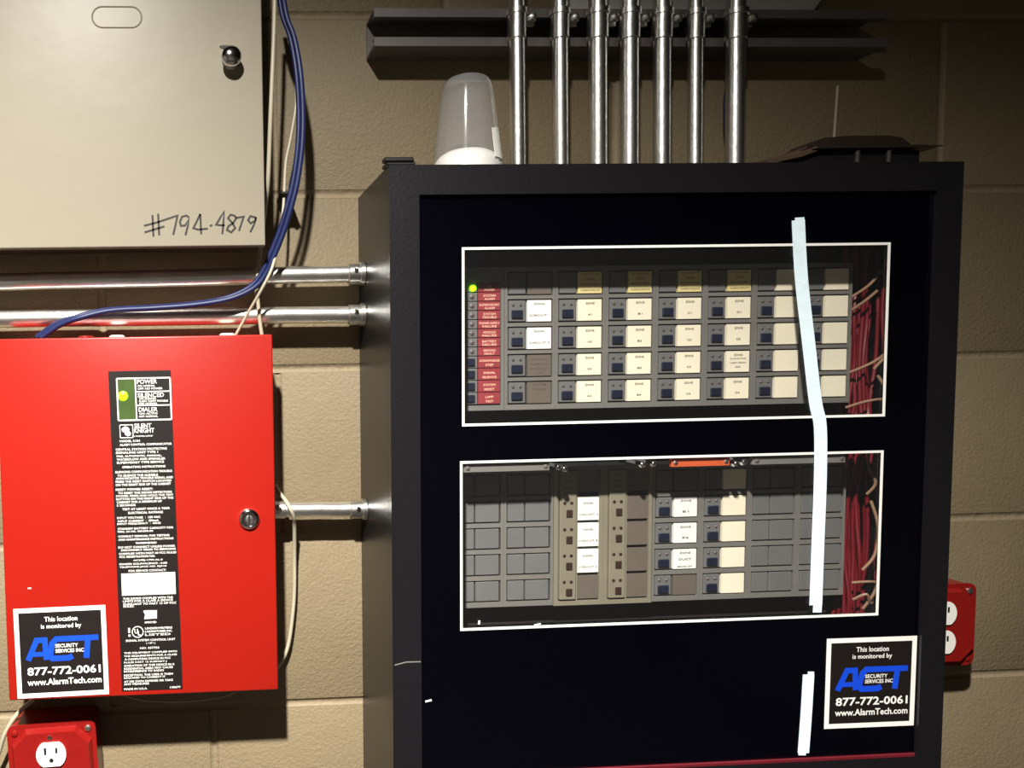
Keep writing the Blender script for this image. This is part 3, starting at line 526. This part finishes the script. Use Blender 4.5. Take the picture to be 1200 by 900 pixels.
def box_on(mb, s0, t0, s1, t1, wd, d1=.12):
    a = [ls(s0, t0), ls(s1, t0), ls(s1, t1), ls(s0, t1)]
    for i in range(4): mb.stroke([a[i], a[(i + 1) % 4]], wd, LD - .05, LD + d1)
box_on(STX, 8.6, 7.9, 65.4, 52.8, 1.5)
STX.stroke([ls(28.2, 7.9), ls(28.2, 52.8)], 1.4, LD - .05, LD + .12)
STX.stroke([ls(28.2, 22.4), ls(65.4, 22.4)], 1.2, LD - .05, LD + .12); STX.stroke([ls(28.2, 37.2), ls(65.4, 37.2)], 1.2, LD - .05, LD + .12)
box_on(STX, 9.8, 57.7, 23.5, 71.5, .8)
hp = [(13, 60.5), (15.5, 59.2), (18.2, 60.2), (20, 62.5), (19.4, 64.6), (21.4, 66.4), (20.8, 69), (18, 70), (15.2, 68.4), (14.6, 66), (12, 64.6), (11.6, 62)]
STX.prism([ls(*p) for p in hp], LD - .05, LD + .12)
STX.prism([ls(26.9, 262), ls(28, 261), ls(41.6, 261.3), ls(41.2, 270.4), ls(27.4, 270.6), ls(28.6, 266)], LD - .05, LD + .12)
ux, uz = ls(19.8, 284.7)
STX.stroke([(ux + 6.0 * math.cos(a * math.pi / 10), uz + 6.0 * math.sin(a * math.pi / 10)) for a in range(21)], .9, LD - .05, LD + .12)
STX.text('U', ux - 1.6, uz + .8, 3.6, 5, LD + .12, .02); STX.text('L', ux + 1.8, uz - 1.4, 3.2, 5, LD + .12, .02)
STX.stroke([ls(10.6, 280), ls(10.6, 285.4)], 2.0, LD - .05, LD + .12); STX.stroke([ls(10.6, 287.4), ls(11, 289.6)], 2.2, LD - .05, LD + .12)
obj('white_print', STX, 'print_white', lab)
a = [ls(4.6, 219.6), ls(62.9, 219.6), ls(62.9, 243.9), ls(4.6, 243.9)]
obj('blank_field', MB().prism(a[::-1], LD - .05, LD + .15), 'print_white', lab, 'blank white service field')
a = [ls(9.6, 8.9), ls(27.4, 8.9), ls(27.4, 51.8), ls(9.6, 51.8)]
obj('green_lens', MB().prism(a, LD - .05, LD + .2), 'greenwin', lab, 'dark green lens with a glowing lamp')
gx, gz = ls(14.6, 26.5)
obj('green_lamp', MB().lathe([(5.2, LD), (5.2, LD + .5), (3.4, LD + 1.6), (.6, LD + 2.1)], gx, gz, 16), 'ledgreen', lab, 'glowing green lamp')
lk = obj('lock', MB().lathe([(11.4, RD - 1), (11.4, RD + 2.2), (10.2, RD + 3.6), (7.6, RD + 4.2), (7.2, RD + 2.4), (6.4, RD + 2.2)], -324.3, 1331.6, 28), 'chrome', rb, 'round chrome key lock')
obj('key_slot', MB().box(-325.4, -323.2, RD + 2, RD + 2.9, 1327.4, 1335.8, .3), 'blackrub', lk)
obj('lock_plug', MB().lathe([(4.2, RD + 2), (4.2, RD + 2.6), (3.6, RD + 2.8)], -324.3, 1331.6, 20), 'galv2', lk)
for x, m_ in ((-500, 'redbox'), (-466, 'white'), (-343, 'cream')):
    obj('knockout_bushing', MB().lathe([(9, RZ1 - 3.2), (9, RZ1 + 1.6), (7, RZ1 + 3.4), (3, RZ1 + 3.6)], x, 40, 18, 'z'), m_, rb)
obj('paint_chip', MB().box(-565.5, -561.5, RD, RD + .2, 1262, 1263.6), 'print_grey', rb, 'small pale chip in the red paint')
sticker(-581.0, 1141.8, 98.8, 99.4, .012, RD, 'square black sticker with blue letters on the bright red box')

# ================================================================ beige cabinet at the top left
BX0, BX1, BZ0, BZ1, BD = -860.0, -301.5, 1626.0, 2160.0, 80.0
bc = thing('beige_cabinet', ((BX0 + BX1) / 2, 0, BZ0), 'pale beige metal cabinet with a handwritten number on its door', 'cabinet')
obj('back_box', MB().box(BX0 + 4, BX1 - 4, 0, BD - 12, BZ0 + 4, BZ1 - 4, 1), 'beige_dark', bc)
obj('door', MB().box(BX0, BX1, BD - 14, BD, BZ0, BZ1, 1.4, 3), 'beige', bc)
def slot(r, hw):
    return [(-452 + sx * hw + r * math.cos(a), 1861.8 + r * math.sin(a)) for sx, a0 in ((1, -90), (-1, 90)) for a in (math.radians(a0 + 15 * i) for i in range(13))]
o_, i_ = slot(11.4, 15), slot(9.6, 15); n_ = len(o_)
b = MB(); vs = [(x, BD, z) for x, z in o_] + [(x, BD + .9, z) for x, z in slot(10.6, 15)] + [(x, BD + .1, z) for x, z in i_]
fs = [(k * n_ + i, k * n_ + (i + 1) % n_, (k + 1) * n_ + (i + 1) % n_, (k + 1) * n_ + i) for k in (0, 1) for i in range(n_)]
b.add(vs, fs, True); obj('pressed_slot', b, 'beige', bc, 'oblong pressed outline in the door')
b = MB()
for st in HAND: b.stroke(st, 2.15, BD - .1, BD + .14)
obj('handwritten_number', b, 'ink', bc, 'number written in black marker')
kb = obj('knob', MB().lathe([(9.4, BD - 1), (9.4, BD + 1.6), (7.4, BD + 2.4), (7.2, BD + 9), (10.2, BD + 10.5), (10.8, BD + 14), (9.2, BD + 17), (5, BD + 18.6), (1, BD + 19)], -334.6, 1817.4, 28), 'chrome', bc, 'round chrome knob')
b = MB(); b.box(-346.5, -334, BD + 13, BD + 16, 1824, 1828, 1.2); obj('thumb_lug', b, 'chrome', kb)
obj('stud', MB().lathe([(2.2, 1660), (2.2, 1664)], BX1 - 1, 60, 8, 'z'), 'galv2', bc)

# ================================================================ conduits
def hconduit(x0, x1, z0, z1, d, r, ends, label):
    t = thing('steel_conduit', ((x0 + x1) / 2, d, min(z0, z1) - r), label, 'conduit', 'horizontal steel conduits')
    obj('tube', MB().tube([(x0 + (x1 - x0) * i / 8, d, z0 + (z1 - z0) * i / 8 + (.5 if i % 3 == 1 else 0)) for i in range(9)], r, 20), 'galv', t)
    for e in ends:
        s_ = 1 if e == 'R' else -1; x, z = (x1, z1) if e == 'R' else (x0, z0)
        b = MB(); b.lathe([(r + .2, x - s_ * 19), (r + 1.6, x - s_ * 18), (r + 1.6, x - s_ * 5), (r + 3.4, x - s_ * 4.6), (r + 3.4, x - s_ * .2), (r + .5, x)], d, z, 20, 'x')
        c_ = obj('connector', b, 'galv2', t)
        obj('set_screw', MB().lathe([(2.6, d + r + .6), (2.6, d + r + 3.4), (1.2, d + r + 3.8)], x - s_ * 11, z + 3, 10), 'chrome', c_)
    return t
hconduit(-900, -185.2, 1593.0, 1600.6, 30, 9.8, 'R', 'steel conduit just under the beige cabinet, mostly in its shadow')
hconduit(-900, -185.2, 1556.0, 1554.2, 30, 9.6, 'R', 'steel conduit running just above the red control box')
hconduit(-298.4, -185.2, 1331.2, 1328.8, 30, 8.9, 'LR', 'short steel conduit joining the red box to the black cabinet')
ORD = ['leftmost', 'second from the left', 'third from the left', 'fourth from the left', 'fifth from the left', 'second from the right', 'rightmost']
for i, (x, r) in enumerate(((-16.2, 8.3), (32.2, 8.3), (75.0, 9.6), (111.2, 9.4), (148.4, 9.0), (186.8, 7.6), (233.4, 9.6))):
    t = thing('steel_conduit', (x, 53, 1692), 'upright steel conduit rising from the black cabinet, ' + ORD[i], 'conduit', 'upright steel conduits over the black cabinet')
    lean = -.012
    obj('tube', MB().tube([(x + lean * (z - 1755), 53, z) for z in range(1692, 2500, 62)] + [(x + lean * 745, 53, 2500)], r, 20), 'galv', t)
    b = MB(); zc = 1868; n = 20; ra, rb_ = r + .1, r + 1.7
    xx = x + lean * (zc - 1755)
    b.lathe([(ra, zc - 17), (rb_, zc - 16.4), (rb_, zc + 9), (rb_ + 1.2, zc + 9.5), (rb_ + 1.2, zc + 15), (ra, zc + 16)], xx, 53, n, 'z')
    b.box(xx + r - 1, xx + r + 13, 46, 50, zc - 1, zc + 11, .8); b.box(xx + r - 1, xx + r + 12, 53.5, 56.5, zc + 2, zc + 10, .8)
    st = obj('strap', b, 'galv2', t)
    obj('strap_bolt', MB().lathe([(2.2, 42), (2.2, 56), (4.0, 56.4), (4.0, 59), (1.2, 60.2)], xx + r + 8, zc + 6, 8), 'galv2', st)
# strut rail behind them: a channel with its open side to the room
prof = [(1890, 0.5), (1890, 41), (1880.6, 41), (1880.6, 33), (1883, 33), (1883, 38.4), (1887.4, 38.4), (1887.4, 3), (1852, 3), (1852, 38.4), (1856.4, 38.4), (1856.4, 33), (1858.8, 33), (1858.8, 41), (1849.2, 41), (1849.2, .5)]
b = MB(); n = len(prof); x0, x1 = -173.6, 420.4
vs = [(x0, d, z) for z, d in prof] + [(x1, d, z) for z, d in prof]
b.add(vs, [(i, (i + 1) % n, n + (i + 1) % n, n + i) for i in range(n)] + [tuple(range(n)), tuple(range(2 * n - 1, n - 1, -1))])
tag(obj('strut_channel', b, 'strut', None, origin=(120, 0, 1849)), 'dark steel strut channel fixed across the wall behind the upright conduits', 'strut')
b = MB(); b.prism([(60, 1902), (357, 1902), (374, 1925), (60, 1925)], 5, 8)
tag(obj('grey_plate', b, 'greyplate', None, origin=(210, 5, 1899)), 'grey sheet metal plate above the strut channel at the top edge', 'plate')

# ================================================================ cables
def cable(name, pts, r, m, label, group=None):
    return tag(obj(name, MB().cable(pts, r), m, None, origin=pts[-1]), label, 'cable', group)
cable('blue_cable', BLUE_A, 3.0, 'blue', 'front blue cable curving from beside the beige cabinet to the red box', 'blue cables')
cable('blue_cable', BLUE_B, 2.7, 'blue', 'rear blue cable running just behind the front one', 'blue cables')
cable('white_cable', WHITE_A, 2.4, 'white_cable', 'white cable running straight down beside the beige cabinet', 'white cables')
cable('white_cable', WHITE_B, 1.7, 'white_cable', 'thin white cable crossing behind the blue ones and down to the red box', 'white cables')
cable('white_cable', WHITE_C, 2.2, 'white_cable', 'short white cable dropping into the red box near its right corner', 'white cables')
cable('white_cable', WHITE_D, 2.3, 'white_cable', 'white cable looping off the short conduit down the right side of the red box', 'white cables')
cable('white_cable', WHITE_E, 2.6, 'white_cable', 'white cable curving down to the outlet box in the lower left corner', 'white cables')
cable('white_cable', WIRE_F, 1.1, 'white_cable', 'thin white wire sagging under the red box', 'white cables')
cable('blue_cable', [(250, 20, 1850), (247, 20, 1812), (244, 22, 1790), (247, 20, 1765), (250, 24, 1735), (250, 30, 1694)], 2.8, 'blue', 'short blue cable behind the rightmost upright conduit', 'blue cables')
tx, tz = WHITE_B[6][0], WHITE_B[6][2]
tie = thing('cable_clip', (tx, 0, tz), 'small clip holding the cables to the wall beside the beige cabinet', 'clip')
obj('saddle', MB().box(tx - 5, tx + 12, 0, 44, tz - 4, tz - 1, 1), 'blackrub', tie)
obj('clip_screw', MB().lathe([(2.6, 44), (2.6, 45.5), (1, 46.4)], tx + 7, tz - 2, 10), 'chrome', tie)

# ================================================================ red outlet boxes
def outlet(x0, z0, label, tilt):
    w = 100.5; t = thing('outlet_box', (x0 + w / 2, 0, z0), label, 'outlet', 'red outlet boxes'); cx, cz = x0 + w / 2, z0 + w / 2
    def rr(r, g):
        a, b_ = x0 + g, x0 + w - g; c, e = z0 + g, z0 + w - g
        return [(px + r * math.cos(math.radians(an_)), pz + r * math.sin(math.radians(an_))) for px, pz, s_ in ((b_ - r, c + r, -90), (b_ - r, e - r, 0), (a + r, e - r, 90), (a + r, c + r, 180)) for an_ in (s_, s_ + 22, s_ + 45, s_ + 68, s_ + 90)]
    obj('box', MB().prism(rr(9, 1.2), 0, 40).turn(cx, cz, tilt), 'redbox', t)
    obj('cover_flange', MB().prism(rr(9, 0), 40, 43).turn(cx, cz, tilt), 'redbox', t)
    g = 4.5; k = 17
    P = [(x0 + g + k, z0 + g), (x0 + w - g - k, z0 + g), (x0 + w - g, z0 + g + k), (x0 + w - g, z0 + w - g - k), (x0 + w - g - k, z0 + w - g), (x0 + g + k, z0 + w - g), (x0 + g, z0 + w - g - k), (x0 + g, z0 + g + k)]
    Q = [(cx + (x - cx) * .92, cz + (z - cz) * .92) for x, z in P]
    b = MB(); b.add([(x, 42.5, z) for x, z in P] + [(x, 50, z) for x, z in Q], [(i, (i + 1) % 8, 8 + (i + 1) % 8, 8 + i) for i in range(8)] + [tuple(range(8, 16)), tuple(range(7, -1, -1))])
    obj('raised_cover', b.turn(cx, cz, tilt), 'redbox', t)
    for sx, sz in ((-1, -1), (1, -1), (-1, 1), (1, 1)):
        obj('corner_screw', MB().lathe([(3.6, 43), (3.6, 44.4), (2, 45.2)], cx + sx * 41.5, cz + sz * 41.5, 12).turn(cx, cz, tilt), 'galv2' if (sx, sz) == (1, 1) else 'redbox', t)
    for sz in (1, -1):
        obj('cover_screw', MB().lathe([(2.4, 50), (2.4, 51), (1, 51.5)], cx - .6, cz + sz * 37, 10).turn(cx, cz, tilt), 'chrome', t)
    for sz in (1, -1):
        fz = cz + sz * 17.6
        pts = [(cx + 16.8 * math.cos(a), fz + max(-13.6, min(13.6, 16.8 * math.sin(a)))) for a in (2 * math.pi * i / 32 for i in range(32))]
        fc = obj('receptacle_face', MB().prism(pts, 49, 52.6).turn(cx, cz, tilt), 'white', t, 'white socket face')
        b = MB(); b.box(cx - 7.7, cx - 5.0, 52.4, 52.75, fz + .6, fz + 8.6); b.box(cx + 5.0, cx + 7.4, 52.4, 52.75, fz + 1.4, fz + 8)
        b.lathe([(2.5, 52.4), (2.5, 52.75)], cx, fz - 6.4, 14)
        obj('socket_slots', b.turn(cx, cz, tilt), 'blackrub', fc)
    return t
outlet(-602.0, 995.0, 'red outlet box with white sockets at the lower left under the red box', .035)
outlet(453.0, 1119.5, 'red outlet box half hidden behind the black cabinet at the right', 0.0)

# ================================================================ things on top of the black cabinet
kx, kd = -86.0, 88.0
cup = thing('plastic_cup', (kx, kd, 1692), 'clear plastic cup upside down on the black cabinet', 'cup')
obj('wall', MB().lathe([(37.5, 1692.2), (36.2, 1700), (33.6, 1722), (30.4, 1752), (27.2, 1778), (26.2, 1784)], kx, kd, 40, 'z', close=False), 'cup', cup)
obj('base', MB().lathe([(26.2, 1784), (24.8, 1789.5), (22, 1794), (18, 1796.6), (15, 1796.8), (13, 1795), (6, 1794.6), (.5, 1794.6)], kx, kd, 40, 'z', close=False), 'cup_rim', cup, 'thick rounded base of the cup')
b = MB(); n = 8; vs = []; 
for j, z in enumerate((1708, 1744)):
    for i in range(n + 1):
        a = math.radians(4 + 54 * i / n); r = 36.0 - (z - 1700) * .116
        for q in (0, .5): vs.append((kx + (r + q + .4) * math.cos(a), kd + (r + q + .4) * math.sin(a), z - (6 * i / n if j else 0)))
N = (n + 1) * 2
fs = [(2 * i + 1, 2 * i + 3, N + 2 * i + 3, N + 2 * i + 1) for i in range(n)] + [(2 * i, N + 2 * i, N + 2 * i + 2, 2 * i + 2) for i in range(n)]
fs += [(2 * i, 2 * i + 2, 2 * i + 3, 2 * i + 1) for i in range(n)] + [(N + 2 * i, N + 2 * i + 1, N + 2 * i + 3, N + 2 * i + 2) for i in range(n)] + [(0, 1, N + 1, N), (2 * n, N + 2 * n, N + 2 * n + 1, 2 * n + 1)]
obj('paper_tag', b.add(vs, fs, True), 'white', cup, 'small white paper tag stuck to the side')
dome = MB().lathe([(35.0, 1692.2), (35.0, 1705), (33.2, 1710), (29, 1715.5), (22, 1719.6), (12, 1722), (1, 1722.6)], kx, kd, 36, 'z')
tag(obj('white_dome', dome, 'white', None, origin=(kx, kd, 1692)), 'white domed cap sitting inside the upturned clear cup', 'cap')
hx, hd = 352.0, 66.0
tr = thing('dark_cover', (hx, hd, 1692), 'low dark brown cover with a sloping left end lying on the black cabinet', 'cover')
def loft(mb, prof, d0, d1, inset):
    # rounded bar: the (x, z) profile shrinks a little towards its front and back ends
    cx_ = sum(p[0] for p in prof) / len(prof); cz_ = min(p[1] for p in prof); n = len(prof); vs = []
    for d, k in ((d0, inset), (d0 + 5, 1), (d1 - 5, 1), (d1, inset)): vs += [(cx_ + (x - cx_) * k, d, cz_ + (z - cz_) * (1 if k == 1 else .72)) for x, z in prof]
    fs = [(r * n + i, r * n + (i + 1) % n, (r + 1) * n + (i + 1) % n, (r + 1) * n + i) for r in range(3) for i in range(n)] + [tuple(range(n)), tuple(range(4 * n - 1, 3 * n - 1, -1))]
    return mb.add(vs, fs, True)
obj('crown', loft(MB(), [(284, 1721), (300, 1731), (318, 1736.5), (345, 1738.5), (392, 1738.5), (406, 1736.5), (413, 1731), (414, 1726.5), (300, 1725)], 48, 84, .97), 'darkbrown', tr)
obj('rim', loft(MB(), [(296, 1722), (310, 1726.8), (420, 1727.4), (446, 1726.6), (446, 1725), (420, 1723.8), (312, 1723)], 44, 88, .99), 'darkbrown', tr)
obj('flap', loft(MB(), [(246, 1712), (262, 1716.5), (284, 1722.5), (304, 1730), (304, 1726), (286, 1717.5), (264, 1711.5), (248, 1706)], 46, 86, .98), 'flap', tr, 'brown flap sloping down at the left')
obj('base', MB().box(288, 428, 50, 80, 1692.1, 1722.8, 2), 'blackrub', tr)
for fx in (262, 352, 388):
    obj('foot', MB().lathe([(3.4, 1692.1), (2.8, 1712 if fx < 300 else 1723.6)], fx, 82.5, 10, 'z'), 'inside', tr)
tag(obj('thin_rod', MB().tube([(380, 14, 1692.2), (383, 14, 1745), (386, 14, 1815)], 1.5, 8), 'white_cable', None, origin=(381, 14, 1692.2)), 'thin pale rod standing against the wall behind the dark cover', 'rod')
